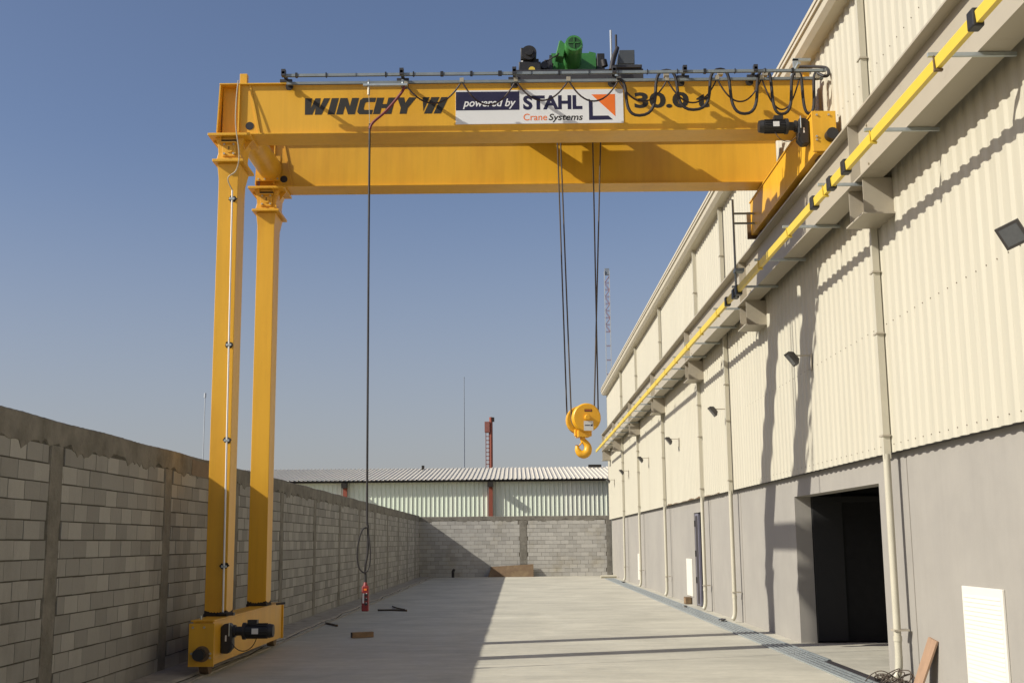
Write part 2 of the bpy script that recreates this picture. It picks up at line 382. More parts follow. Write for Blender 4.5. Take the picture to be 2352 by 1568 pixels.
# other walls and roof (closed volume)
MB().box(XG + th, 40, YE - .25, YE, 0, 9.3).build("end_wall_panel", M['cream'], W)
MB().box(XG + th, 40, YS, YS + .2, 0, 9.3).build("end_wall_panel", M['cream'], W)
MB().box(39.8, 40, YS, YE, 0, 9.3).build("rear_wall_panel", M['cream'], W)
MB().box(XC + .02, XG + .15, YS, YE - .26, 3.2, 9.3).build("girt_wall", M['dark'], W)
rf = MB(); rf.add([(4.5, YS - .2, 9.5), (22.5, YS - .2, 11.3), (40.3, YS - .2, 9.5), (4.5, YE + .25, 9.5), (22.5, YE + .25, 11.3), (40.3, YE + .25, 9.5)], [(0, 1, 4, 3), (1, 2, 5, 4)])
rf.build("roof", M['roofg'], W)
gt = MB()
gt.prism([(4.42, 9.50), (4.42, 9.44), (4.435, 9.44), (4.435, 9.36), (4.40, 9.36), (4.40, 9.31), (4.43, 9.31), (4.45, 9.20), (4.52, 9.13), (4.735, 9.13), (4.735, 9.50)], 'y', YS, YE + .2)
gt.build("eaves_gutter", M['gutter'], W)
MB().box(4.43, 4.438, YS, YE + .18, 9.375, 9.425).build("gutter_strip", M['rust'], W)
# downpipes
PY = [14.9, 25.9, 29.9, 37.5, 45.3, 51.9]
for i, y in enumerate(PY):
    d = MB()
    d.box(XC - .115, XC - .03, y - .036, y + .036, 2.72, 9.2)
    d.cyl((XC - .078, y, .30), (XC - .078, y, 2.78), .045, n=14)
    d.cyl((XC - .078, y, .50), (XC - .078, y, .56), .052, n=14)
    d.tube(bez((XC - .078, y, .32), (XC - .078, y, .16), (XC - .10, y, .09), (XC - .14, y, .06), 8), .047, 12)
    dp = d.build("downpipe", M['pipe'], W)
    c = MB()
    for z in (.62, 3.0, 4.3, 5.1, 8.0): c.box(XC - .127, XC + (.06 if z < 2.7 else -.026), y - .054, y + .10, z, z + .022)
    build_each(c, "pipe_clip", M['runway'], dp)
# wall joints in the render (hairlines beside the pipes)
jm = MB()
for y in PY: jm.box(XG - .003, XG + .001, y - .235, y - .215, .02, ZC - .05)
build_each(jm, "expansion_joint", M['mortar2'], W)
# screws on the cladding
scw = MB()
for zrow in (2.90, 4.42, 7.8):
    y = 8.8
    k = 0
    while y < 24:
        yy = YS + round((y - YS) / P_) * P_ + .05
        scw.cyl((XC - .009, yy, zrow), (XC + .002, yy, zrow), .0075, n=6); y += P_
tag(scw.build("cladding_screw", M['screw'], W), kind='stuff')
# louvre vents
def vent(y0, y1, z0, z1):
    f = MB(); f.box(XG - .03, XG - .001, y0, y1, z0, z1); o = f.build("louvre_vent", M['vent'], W, bevel=.006)
    s = MB(); n = 20
    for i in range(n):
        z = z0 + .05 + (z1 - z0 - .12) * i / n; s.prism([(XG - .036, z), (XG - .029, z + .038), (XG - .029, z)], 'y', y0 + .05, y1 - .05)
    s.build("louvre_blades", M['vent'], o)
vent(11.97, 13.05, .20, 1.23); vent(33.05, 34.1, .22, 1.23); vent(46.75, 47.75, .22, 1.23)

# rust bleeding along the lower edge of the cladding
ru = MB(); n_ = 60; tp = []
for k in range(n_ + 1):
    y = 27.6 + 9.6 * k / n_; tp.append((y, ZC + .004 + .05 * abs(math.sin(y * 2.1)) * abs(math.sin(y * .55)) * rnd.uniform(.5, 1)))
ru.prism([(27.6, ZC)] + tp + [(37.2, ZC)], 'x', XC - .0285, XC - .0275); ru.build("rust_streak", M['rust'], W)

# small things at the wall foot
t = thing("junction_box", "small brown box at the wall foot below the white louvre panel by the steel door", "box", (4.7, 33.7, 0))
MB().box(4.64, 4.80, 33.35, 33.75, .0, .19).build("box_body", M['rust'], t, bevel=.01)
MB().box(4.635, 4.639, 33.40, 33.70, .03, .16).build("lid", M['oldwood'], t)

# ------------------------------------------------------------------ trench drain
t = thing("trench_drain", "narrow grey steel grating drain running along the foot of the hall", "drain", (4.3, 20, 0))
MB().box(4.09, 4.53, 11, 56.5, .001, .004).build("drain_shade_strip", M['doordark'], t)  # flat dark strip; its colour is the shade down in the channel
for k in range(6):
    x = 4.10 + .083 * k
    MB().box(x - (.022 if k in (0, 5) else .020), x + .020, (17.1 + .12 * k if k > 3 else 11), 56.5, .0045, .016 + (.004 if k in (0, 5) else 0)).build("grating_bar", M['zinc'], t)
cb = MB(); y = 11.1
while y < 56: cb.box(4.09, 4.35 if y < 17.4 else 4.53, y, y + .02, .0045, .012); y += .6
build_each(cb, "cross_bar", M['zinc'], t)

# ------------------------------------------------------------------ crane runway on brackets
RW = thing("crane_runway", "warm grey steel runway beam carried on brackets along the hall wall", "beam", (4.45, 30, 5.7))
bb = MB(); yb0, yb1 = -8, 59.6
bb.box(4.30, 4.60, yb0, yb1, 6.16, 6.182); bb.box(4.30, 4.60, yb0, yb1, 6.975, 7.0); bb.box(4.443, 4.457, yb0, yb1, 6.182, 6.975)
bb.build("beam", M['runway'], RW)
MB().box(4.42, 4.48, yb0, yb1, 7.0, 7.05).build("rail", M['rust'], RW)
BY = [-.95 + 7.55 * k + .0 for k in range(-1, 9)]
BY = [y + 7.55 for y in BY if y + 7.55 < 60.2]
BY = [6.65, 14.2, 21.8, 29.35, 37.1, 44.8, 52.5, 58.95]
for y in BY:
    b = MB(); y0, y1 = y, y + .62
    b.box(4.34, 4.735, y0, y0 + .016, 5.70, 6.158); b.box(4.34, 4.735, y1 - .016, y1, 5.70, 6.158)
    b.box(4.53, 4.545, y0 + .016, y1 - .016, 5.70, 6.158); b.box(4.30, 4.735, y0 - .07, y1 + .05, 5.68, 5.70)
    b.build("bracket", M['runway'], RW)
    s = MB(); s.box(4.312, 4.442, y0 + .40, y0 + .414, 6.184, 6.973); s.box(4.458, 4.588, y0 + .40, y0 + .414, 6.184, 6.973); build_each(s, "stiffener_plate", M['runway'], RW)
    for z in (6.35, 6.85):
        MB().cyl((4.455, y0 + .02, z), (4.425, y0 + .02, z), .018, n=8).build("bolt", M['bolt'], RW)

# yellow conductor bar
CB = thing("conductor_rail", "bright yellow power conductor bar slung below the runway beam on grey hanger rods", "conductor rail", (3.93, 30, 6.05))
for k in range(12):
    a = -8 + 5.5 * k; b = min(a + 5.495, 58.6)
    MB().prism([(3.905, 6.00), (3.955, 6.00), (3.955, 6.105), (3.945, 6.115), (3.905, 6.115), (3.895, 6.10)], 'y', a, b).build("conductor_bar", M['cond'], CB)
for i in range(24):
    y = 8.35 + 2.02 * i
    h = MB(); h.box(3.84, 4.66, y - .018, y + .018, 6.118, 6.154); h.build("hanger_rod", M['zinc'], CB)
    c = MB(); c.box(3.885, 3.894, y - .02, y + .0, 5.985, 6.125); c.box(3.886, 3.965, y - .03, y + .01, 5.975, 5.995); c.build("hanger_clip", M['cond'] if i > 1 else M['rust'], CB)
for y in (9.45, 13.45, 14.1, 14.95, 21.4):
    c = MB(); c.box(3.875, 3.975, y - .07, y + .07, 5.975, 6.14); c.build("joint_cover", M['black'], CB, bevel=.012)

# ------------------------------------------------------------------ floodlights
def floodlight(loc, label):
    t = thing("floodlight", label, "floodlight", loc, "floodlights along the hall wall")
    return t
F0 = floodlight((XC - .03, 18.6, 4.55), "floodlight at the border of the broad crane shadow on the cladding")
x0, y0, z0 = F0.location
Mx = Matrix.Translation((x0 - .30, y0, z0 + .01)) @ Matrix.Rotation(R(-38), 4, 'Y')
hb = MB(); s = .125; q = .07
vs = [Mx @ Vector(p) for p in [(-.03, -s, -s), (-.03, s, -s), (-.03, s, s), (-.03, -s, s), (.0, -s, -s), (.0, s, -s), (.0, s, s), (.0, -s, s), (.075, -q, -q), (.075, q, -q), (.075, q, q), (.075, -q, q)]]
hb.add(vs, [(0, 1, 2, 3), (0, 4, 5, 1), (1, 5, 6, 2), (2, 6, 7, 3), (3, 7, 4, 0), (4, 8, 9, 5), (5, 9, 10, 6), (6, 10, 11, 7), (7, 11, 8, 4), (8, 11, 10, 9)])
HO = hb.build("housing", M['lamp'], F0)
gl = MB(); vs = [Mx @ Vector(p) for p in [(-.032, -s * .78, -s * .78), (-.032, s * .78, -s * .78), (-.032, s * .78, s * .78), (-.032, -s * .78, s * .78)]]
gl.poly(vs); gl.build("glass", M['glass'], F0)
br = MB(); br.box(x0 - .012, x0 + .002, y0 - .05, y0 + .05, z0 - .17, z0 + .09); br.box(x0 - .26, x0 - .012, y0 - .02, y0 + .02, z0 + .05, z0 + .068)
br.build("wall_bracket", M['runway'], F0)
LAB = ["floodlight high on the cladding beside the first downpipe, half cut by the right picture edge",
       None,
       "floodlight beside the second downpipe, just left of the crane leg shadow",
       "floodlight alone between the third and the fourth downpipe of the hall",
       "floodlight on the cladding panel left of the fourth downpipe",
       "small far floodlight between the fifth and the sixth downpipe",
       "farthest floodlight, on the last cladding panel before the end of the hall"]
for y, lb in zip((10.72, 18.6, 26.3, 34.1, 42.0, 49.7, 57.0), LAB):
    if lb is None: continue
    c = copy_tree(F0); c.location = (XC - .03, y, 4.55); c["label"] = lb
    if y < 12: c.scale = (.9, .9, .9)
    if y < 12: c.location = (XC - .03, 10.55, 4.40); c.rotation_euler = (R(-16), R(4), R(42))

# ------------------------------------------------------------------ gantry crane
CR = thing("gantry_crane", "big yellow semi-gantry crane spanning the yard on two legs and the wall runway", "crane", (0, 18.5, 0))
G0, G1 = 17.0, 17.53; H0, H1 = 19.66, 20.18      # front and rear girder depth
ZB, ZT = 7.80, 8.61
GX0, GX1 = -4.43, 4.60
def girder(a, b, front):
    m_ = MB()
    m_.box(GX0, GX1, a, b, ZT - .02, ZT)                                     # top flange
    m_.box(GX0 + .35, GX1 - .12, a, b, ZB, ZB + .02)                         # bottom flange
    m_.box(GX0 + .30, GX1 - .04, a + .045, b - .045, ZB + .02, ZT - .02)     # webs
    m_.box(GX0 + .02, GX0 + .30, a + .16, b - .16, ZB + .045, ZT - .02)       # set-back nose
    return m_.build("girder", M['yellow'], CR, bevel=.004)
gf = girder(G0, G1, True); gr = girder(H0, H1, False)
for a, b, par in ((G0, G1, gf), (H0, H1, gr)):
    e = MB()
    e.prism([(GX0 - .03, ZB + .045), (GX0 - .012, ZB + .045), (GX0 + .018, ZT - .02), (GX0, ZT - .02)], 'y', a + .01, b - .01)
    e.prism([(-4.14, ZB + .045), (-4.12, ZB + .045), (-4.12, ZT - .02), (-4.14, ZT - .02)], 'y', a + .005, a + .045)
    e.prism([(-3.99, ZT - .021), (-3.965, ZT - .021), (-3.80, ZB + .02), (-3.83, ZB + .02)], 'y', a + .026, a + .044)
    build_each(e, "end_stiffener", M['yellow'], par)
    c = MB(); c.cyl((-3.965, a + .040, 7.945), (-3.965, a + .050, 7.945), .062, n=28); c.build("access_hole", M['black'], par)  # black disc stands in for the unlit inside of the hole
    p = MB(); p.box(-4.15, -4.04, a + .1, a + .2, ZT, ZT + .19); p.build("end_post", M['yellow'], par, bevel=.004)
    p = MB(); p.box(4.42, 4.52, a + .1, a + .2, ZT, ZT + .17); p.build("end_post", M['yellow'], par, bevel=.004)
    tr = MB(); tr.box(GX0 + .4, GX1 - .2, (a + b) / 2 - .03, (a + b) / 2 + .03, ZT, ZT + .045); tr.build("trolley_rail", M['rust'], par)

# legs
def leg(yc):
    xc = -4.26
    lg = MB()
    def ring(z, hw, y0, y1): return [(xc - hw, y0, z), (xc + hw, y0, z), (xc + hw, y1, z), (xc - hw, y1, z)]
    secs = [ring(.74, .155, yc - .19, yc + .19), ring(6.95, .145, yc - .23, yc + .23), ring(7.12, .146, yc - .235, yc + .25), ring(7.355, .168, yc - .25, yc + .36)]
    vs = [p for s_ in secs for p in s_]; fs = [(0, 1, 2, 3), (12, 15, 14, 13)]
    for i in range(3):
        for k in range(4): fs.append((4 * i + k, 4 * i + (k + 1) % 4, 4 * i + 4 + (k + 1) % 4, 4 * i + 4 + k))
    lg.add(vs, fs); o = lg.build("leg", M['yellow'], CR, bevel=.006)
    MB().box(xc - .225, xc + .235, yc - .34, yc + .42, 7.36, 7.40).build("joint_plate", M['yellow'], o, bevel=.004)
    hd = MB(); secs = [ring(7.40, .19, yc - .24, yc + .30), ring(7.52, .165, yc - .225, yc + .28), ring(7.66, .175, yc - .225, yc + .28), ring(7.757, .21, yc - .25, yc + .30)]
    vs = [p for s_ in secs for p in s_]; fs = [(0, 1, 2, 3), (12, 15, 14, 13)]
    for i in range(3):
        for k in range(4): fs.append((4 * i + k, 4 * i + (k + 1) % 4, 4 * i + 4 + (k + 1) % 4, 4 * i + 4 + k))
    hd.add(vs, fs); h = hd.build("leg_head", M['yellow'], o, bevel=.004)
    MB().box(xc - .30, xc + .33, yc - .36, yc + .32, 7.758, 7.797).build("cap_plate", M['yellow'], o, bevel=.004)
    ct = MB(); ct.prism([(xc - .28, 7.7575), (xc - .20, 7.7575), (xc - .20, 7.66)], 'y', yc - .10, yc - .08); ct.prism([(xc + .20, 7.7575), (xc + .31, 7.7575), (xc + .20, 7.60)], 'y', yc - .10, yc - .08)
    ct.prism([(yc - .34, 7.7575), (yc - .25, 7.7575), (yc - .23, 7.70)], 'x', xc - .13, xc - .115); ct.prism([(yc - .34, 7.7575), (yc - .25, 7.7575), (yc - .23, 7.70)], 'x', xc + .115, xc + .13)
    build_each(ct, "gusset", M['yellow'], o)
    MB().box(xc - .115, xc + .115, yc - .262, yc - .243, 7.69, 7.72).build("dark_slot_bar", M['sootdark'], o)  # proud dark bar painted in for the shaded slot of the head
    MB().box(xc - .115, xc + .115, yc - .30, yc - .243, 7.665, 7.682).build("bolt_ledge", M['yellow'], o)
    pc = MB(); pc.box(xc - .10, xc + .10, yc - .248, yc - .232, 7.47, 7.68)
    pc.build("pin_plate", M['yellow'], o, bevel=.003)
    pin = MB(); pin.cyl((xc, yc - .26, 7.58), (xc, yc - .232, 7.58), .055, n=20)
    pin.build("pin_cap", M['yellow'], o)
    pb = MB(); pb.box(xc - .006, xc + .006, yc - .266, yc - .2605, 7.57, 7.615)
    pb.build("pin_slot", M['sootdark'], o)
    for dx in (-.07, .07):
        for dz in (-.07, .075):
            bo = MB(); bo.cyl((xc + dx, yc - .272, 7.575 + dz), (xc + dx, yc - .248, 7.575 + dz), .016, n=8); bo.build("bolt", M['bolt'], o)
    # scorched weld at the foot
    so_ = MB(); so_.box(xc - .165, xc + .165, yc - .20, yc + .20, .735, .775)
    for ax in 'yx':
        hw = .155 if ax == 'y' else .19; n_ = 26; tp = [(-hw + 2 * hw * k / n_, .775 + .008 + .035 * (abs(2 * k / n_ - 1) ** 2) + .02 * abs(math.sin(k * .9)) * rnd.uniform(.4, 1)) for k in range(n_ + 1)]
        if ax == 'y': so_.prism([(xc - hw, .76)] + [(xc + a, b) for a, b in tp] + [(xc + hw, .76)], 'y', yc - .1935, yc - .1925)
        else: so_.prism([(yc - hw, .76)] + [(yc + a, b) for a, b in tp] + [(yc + hw, .76)], 'x', xc + .1562, xc + .1572)
    so_.build("scorched_weld", M['sootdark'], o)
    return o
YL1, YL2 = 17.27, 19.95
l1 = leg(YL1); l2 = leg(YL2)
# tie tube between leg heads
tt = MB(); tt.cyl((-4.20, G1 - .16, 8.12), (-4.20, H0 + .02, 8.12), .20, n=32); tt.box(-4.44, -4.02, H0 - .03, H0 - .005, 7.90, 8.34); tt.build("tie_tube", M['yellow'], CR)
for i in range(4): MB().cyl((-4.39 + .11 * i, H0 - .045, 7.93), (-4.39 + .11 * i, H0 - .03, 7.93), .016, n=8).build("bolt", M['bolt'], CR)
# conduit up the front leg
cz0, cz1 = .80, 6.93
def lx(z): return -4.185 + .045 * (0.80 - z) / 6.1 * 1.0 + .045
def lyf(z): return YL1 - .19 - .04 * (z - .74) / 6.21
cn = MB(); cn.tube([(lx(z) - .0, lyf(z) - .045, z) for z in (cz0, 2.5, 4.5, cz1)], .0135, 8); co = cn.build("conduit", M['conduit'], l1)
for z in (6.80, 4.60, 3.21, 1.43):
    c = MB(); c.box(lx(z) - .038, lx(z) + .038, lyf(z) - .062, lyf(z) - .045, z - .016, z + .016); c.box(lx(z) - .012, lx(z) + .012, lyf(z) - .045, lyf(z) - .003, z - .016, z + .016); c.build("conduit_clamp", M['zinc'], co, bevel=.003)
    b = MB(); pts = []
    for k in range(18):
        a = 2 * math.pi * k / 18; pts.append((lx(z) - .005 + math.cos(a) * (.066 + rnd.uniform(-.018, .012)), lyf(z) - .002, z + .01 + math.sin(a) * (.050 + rnd.uniform(-.015, .012))))
    b.poly(pts); b.build("scorch_mark", M['sootdark'], co)
wc = MB(); wc.tube(spline([(lx(cz1) - .0, lyf(cz1) - .045, cz1), (lx(cz1) - .06, lyf(cz1) - .09, 7.10), (-4.12, YL1 - .34, 7.22), (-4.07, YL1 - .40, 7.45), (-4.13, YL1 - .42, 7.9), (-4.145, YL1 - .36, 8.35), (-4.14, YL1 - .30, 8.64)]), .009, 6)
wc.build("conduit_cable", M['bolt'], l1)
rs = MB()
for a, b_, r_ in ((-4.36, 3.28, .02), (-4.20, 3.27, .022), (-4.24, 3.275, .014)):
    rs.poly([(a + r_ * 1.8 * math.cos(k * .7), YL2 - .205 - .0012, b_ + r_ * math.sin(k * .7) * rnd.uniform(.6, 1)) for k in range(9)])
rs.build("rust_spot", M['rust'], l2)

# end trucks
def gear(x, d, z, par, yc):
    """motor axis along d*x"""
    gb = MB(); gb.prism([(z - .29, .01), (z + .05, 0), (z + .10, .05), (z + .11, .13), (z + .06, .165), (z - .22, .175), (z - .30, .11)], 'y', yc - .085, yc + .085)
    gb.v = [(x + d * c_, b_, a_) for a_, b_, c_ in gb.v]
    o = gb.build("gearbox", M['black'], par, bevel=.02)
    mo = MB(); mo.cyl((x + d * .15, yc, z), (x + d * .30, yc, z), .062, n=20); mo.cyl((x + d * .17, yc, z), (x + d * .20, yc, z), .085, n=20); mo.cyl((x + d * .30, yc, z), (x + d * .34, yc, z), .115, n=24)
    mo.cyl((x + d * .34, yc, z), (x + d * .66, yc, z), .093, n=24); mo.cyl((x + d * .66, yc, z), (x + d * .72, yc, z), .098, .085, n=24)
    for k in range(16):
        a = 2 * math.pi * k / 16; cy, cz = math.cos(a), math.sin(a)
        mo.box(x + d * .35, x + d * .64, -.004, .004, .09, .104, Matrix.Translation((0, yc, z)) @ Matrix.Rotation(a, 4, 'X'))
    mo.box(x + d * .37, x + d * .50, yc - .06, yc + .06, z + .09, z + .15)
    mm = mo.build("travel_motor", M['black'], par)
    MB().box(x + d * .44, x + d * .53, yc - .1085, yc - .1055, z - .035, z + .04).build("rating_plate", M['paper'], mm)
    MB().box(x + d * .075, x + d * .095, yc - .0885, yc - .0855, z - .13, z - .05).build("rating_plate", M['paper'], o)
    MB().cyl((x + d * .13, yc - .10, z - .06), (x + d * .13, yc - .10, z + .12), .008, n=8).build("breather_pipe", M['zinc'], o)
    cw = MB(); cw.tube(bez((x + d * .16, yc - .09, z - .13), (x + d * .25, yc - .1, z - .32), (x + d * .45, yc - .1, z - .30), (x + d * .50, yc - .05, z - .09)), .006, 6); cw.build("motor_cable", M['rubber'], mm)
T1 = MB(); xa, xb = -4.375, -4.055
T1.box(xa + .03, xb - .02, 16.26, 20.95, .15, .735); T1.box(xa, xb, 16.24, 20.97, .72, .742)
T1o = T1.build("end_truck", M['yellow'], CR, bevel=.006)
MB().box(xa - .01, xb + .01, 16.2, 16.24, .14, .70).build("truck_end_plate", M['yellow'], T1o, bevel=.004)
MB().box(xa - .01, xb + .01, 20.95, 20.99, .14, .70).build("truck_end_plate", M['yellow'], T1o, bevel=.004)
for yc in (16.42, 20.75):
    wl = MB(); wl.cyl((-4.26, yc, .165), (-4.14, yc, .165), .14, n=28); wl.build("wheel", M['rust'], T1o)
bf = MB(); bf.cyl((-4.225, 16.09, .30), (-4.225, 16.2, .30), .078, n=24); bf.build("buffer", M['black'], T1o, bevel=.01)
rg = MB(); rg.cyl((-4.20, 16.192, .305), (-4.20, 16.2, .305), .105, n=24); rg.build("buffer_ring", M['rust'], T1o)
for bx_, bz in ((-4.33, .65), (-4.18, .65), (-4.09, .31), (-4.09, .255), (-4.34, .31)):
    MB().cyl((bx_, 16.185, bz), (bx_, 16.2, bz), .016, n=8).build("bolt", M['bolt'], T1o)
gear(-4.085, 1, .56, T1o, 16.75)
lv = MB(); lv.tube([(-4.2, 17.0, .78), (-3.98, 16.95, .79)], .018, 6); lv.box(-4.06, -3.96, 16.9, 17.0, .76, .80); MB().tube([(-4.02, 20.2, .75), (-3.9, 20.3, .76)], .02, 6).build("travel_limit_lever", M['dsteel'], T1o); lv.build("travel_limit_lever", M['dsteel'], T1o)
MB().cyl((-4.28, 16.4, .742), (-4.28, 16.4, .79), .014, n=8).build("grease_nipple", M['zinc'], T1o)

T2 = MB(); xa, xb = 4.285, 4.615
T2.box(xa + .02, xb - .03, 16.26, 20.85, 7.16, 7.76); T2.box(xa, xb, 16.24, 20.87, 7.76, 7.785)
T2o = T2.build("end_truck", M['yellow'], CR, bevel=.006)
MB().box(xa - .005, xb + .01, 16.2, 16.24, 7.18, 7.78).build("truck_end_plate", M['yellow'], T2o, bevel=.004)
MB().box(xa - .05, xb + .01, 20.85, 20.89, 7.10, 7.60).build("truck_end_plate", M['rust'], T2o, bevel=.004)
for yc in (16.45, 20.6):
    wl = MB(); wl.cyl((4.39, yc, 7.17), (4.51, yc, 7.17), .12, n=28); wl.build("wheel", M['rust'], T2o)
bf = MB(); bf.cyl((4.53, 16.06, 7.40), (4.53, 16.2, 7.40), .085, n=24); bf.build("buffer", M['black'], T2o, bevel=.01)
for bx_, bz in ((4.35, 7.72), (4.52, 7.72), (4.335, 7.40), (4.335, 7.35)):
    MB().cyl((bx_, 16.185, bz), (bx_, 16.2, bz), .016, n=8).build("bolt", M['bolt'], T2o)
gear(4.30, -1, 7.66, T2o, 16.5)
ca = MB(); ca.tube([(4.30, 20.55, 7.49), (3.93, 20.55, 7.49)], .02, 8); ca.tube([(4.30, 20.55, 7.31), (3.93, 20.55, 7.31)], .02, 8)
ca.tube([(3.93, 20.55, 7.75), (3.93, 20.55, 5.95)], .02, 8); ca.box(3.90, 4.06, 20.4, 20.6, 6.40, 6.46)
cao = ca.build("collector_arm", M['railz'], T2o)
for y in (20.35, 20.65): MB().box(3.875, 3.985, y - .09, y + .09, 5.96, 6.13).build("current_collector", M['black'], cao, bevel=.01)

# festoon arms and rails
for x in (-3.37, -1.63, .03, 1.50, 2.54, 3.58):
    a = MB(); a.box(x - .022, x + .022, 16.50, 17.02, 8.548, 8.585); a.box(x - .03, x + .03, 16.50, 16.585, 8.52, 8.62)
    a.box(x - .09, x + .09, 16.72, 16.76, 8.51, 8.55)
    o = a.build("festoon_arm", M['dsteel'], CR)
    b = MB(); b.cyl((x, 16.994, 8.545), (x, 17.001, 8.545), .06, n=18); b.build("weld_scorch", M['sootdark'], o)
for y, z in ((16.55, 8.535), (16.74, 8.488)):
    r_ = MB(); r_.prism([(y - .02, z - .02), (y - .012, z - .02), (y - .012, z + .012), (y + .012, z + .012), (y + .012, z - .02), (y + .02, z - .02), (y + .02, z + .02), (y - .02, z + .02)], 'x', -3.36, 4.62)
    o = r_.build("festoon_rail", M['railz'], CR)
    if y < 16.6:
        for k in range(19): MB().box(-3.2 + .43 * k + rnd.uniform(-.06, .06), -3.165 + .43 * k + .0, y - .028, y + .028, z - .03, z + .035).build("rail_clip", M['black'], o)
bar = MB(); bar.box(-2.2, -1.55, 16.56, 16.62, 8.375, 8.405); bar.cyl((-2.12, 16.59, 8.40), (-2.12, 16.59, 8.47), .02, n=8); bar.cyl((-1.62, 16.59, 8.40), (-1.62, 16.59, 8.47), .02, n=8); bar.build("pendant_bar", M['zinc'], CR)
gfz = MB(); gfz.box(4.28, 4.36, 17.1, 17.14, 8.62, 8.95); gfz.box(4.28, 4.55, 17.1, 17.14, 8.92, 8.96); gfz.box(4.30, 4.34, 16.9, 17.4, 8.78, 8.82); gfz.build("cable_bracket", M['zinc'], CR)

# sign and lettering on the front girder web (web face at y = G0 + .045)
YW = G0 + .045
def K(px, py):      # girder-face coordinates measured off the lettering
    return (-.86 + (px - 285) / 611.9, 8.475 - (py - 625 + (px - 285) * .008) / 600.)
def KA(px, py): return (-3.14 + (px - 962) / 611.9, 8.372 - (py - 322) / 590.)
wn = MB()
for pl in ([(962, 322), (1028, 322), (1018, 415), (1058, 322), (1106, 322), (1097, 415), (1137, 322), (1195, 322), (1118, 475), (1055, 475), (1062, 405), (1032, 475), (964, 475)],
           [(1210, 322), (1275, 322), (1238, 475), (1172, 475)],
           [(1290, 322), (1355, 322), (1378, 400), (1398, 322), (1462, 322), (1425, 475), (1362, 475), (1335, 395), (1315, 475), (1252, 475)],
           [(1502, 322), (1620, 322), (1610, 362), (1532, 362), (1518, 374), (1506, 424), (1514, 435), (1592, 435), (1582, 475), (1465, 475), (1446, 452), (1472, 345)],
           [(1630, 322), (1695, 322), (1680, 382), (1720, 382), (1735, 322), (1800, 322), (1762, 475), (1697, 475), (1711, 420), (1671, 420), (1657, 475), (1592, 475)],
           [(1815, 322), (1880, 322), (1890, 375), (1925, 322), (1995, 322), (1915, 420), (1902, 475), (1838, 475), (1850, 420)],
           [(2050, 322), (2115, 322), (2058, 452)], [(2132, 322), (2207, 322), (2135, 475), (2063, 475)], [(2224, 322), (2292, 322), (2220, 475), (2152, 475)]):
    wn.prism([KA(*p) for p in pl], 'y', YW - .0025, YW + .001)
wn.build("painted_lettering", M['letter'], gf)
ld = MB(); text(ld, "30.0 t", 1.84, 2.97, 8.165, 8.415, YW - .0025, 0, .035); ld.build("painted_lettering", M['letter'], gf)
SG = MB(); SG.box(-.86, 1.67, YW - .008, YW + .001, 7.935, 8.47); SGo = SG.build("sign_board", M['white'], CR)
y1 = YW - .0095
nb = MB(); nb.prism([K(*p) for p in [(287, 642), (874, 637), (874, 812), (287, 818)]], 'y', y1, y1 + .001); nb.build("navy_panel", M['navy'], SGo)
pw_ = MB(); a = K(352, 806); b = K(842, 705); text(pw_, "powered by", a[0], b[0], a[1], b[1], y1 - .0012, .28, .018); pw_.build("sign_lettering", M['white'], SGo)
st = MB(); a = K(908, 813); b = K(1455, 672); text(st, "STAHL", a[0], b[0], a[1], b[1], y1, 0, .042); st.build("sign_lettering", M['navy'], SGo)
cr_ = MB(); a = K(910, 914); b = K(1128, 848); text(cr_, "Crane", a[0], b[0], a[1], b[1], y1, .04, .006); cr_.build("sign_lettering", M['orange'], SGo)
cs_ = MB(); a = K(1142, 932); b = K(1458, 848); text(cs_, "Systems", a[0], b[0], a[1], b[1], y1, .22, .018); cs_.build("sign_lettering", M['letter'], SGo)
lo = MB(); lo.prism([K(*p) for p in [(1540, 668), (1758, 664), (1758, 876)]], 'y', y1, y1 + .001); lo.build("sign_emblem", M['orange'], SGo)
lo = MB(); lo.prism([K(*p) for p in [(1515, 706), (1550, 742), (1550, 870), (1692, 868), (1735, 906), (1515, 910)]], 'y', y1, y1 + .001); lo.build("sign_emblem", M['navy'], SGo)

# ------------------------------------------------------------------ hoist trolley on the girders
TR = thing("hoist_trolley", "hoist trolley with green motor and dark machinery riding on top of the crane girders", "hoist", (1.0, 18.5, ZT + .05))
fr = MB()
fr.box(.05, 2.0, 17.15, 17.35, 8.655, 8.84); fr.box(.05, 2.0, 19.78, 19.98, 8.655, 8.84); fr.box(.05, .25, 17.35, 19.78, 8.655, 8.84); fr.box(1.75, 2.0, 17.35, 19.78, 8.655, 8.84); fr.box(.9, 1.05, 17.35, 19.78, 8.70, 8.84)
fr.box(1.52, 1.98, 17.12, 17.5, 8.845, 8.893); fr.build("trolley_frame", M['dsteel'], TR, bevel=.006)
for x in (.3, 1.75):
    for y in ((G0 + G1) / 2, (H0 + H1) / 2): MB().cyl((x, y - .05, ZT + .14), (x, y + .05, ZT + .14), .10, n=24).build("trolley_wheel", M['dsteel'], TR)
dr = MB(); dr.cyl((.35, 18.55, 8.95), (1.72, 18.55, 8.95), .30, n=36); dr.box(.30, .36, 17.9, 19.2, 8.50, 9.1); dr.box(1.70, 1.76, 17.9, 19.2, 8.50, 9.1); dr.box(.28, 1.78, 18.95, 19.45, 8.48, 8.70)
dr.build("rope_drum", M['dsteel'], TR)
gb = MB(); gb.box(.62, 1.33, 17.78, 18.15, 8.845, 9.37); gb.prism([(1.22, 9.37), (1.31, 9.37), (1.31, 9.375), (1.22, 9.395)], 'y', 17.78, 18.1); gb.box(.66, .72, 17.74, 17.78, 8.86, 9.34); gb.build("hoist_gearbox", M['green'], TR, bevel=.015)
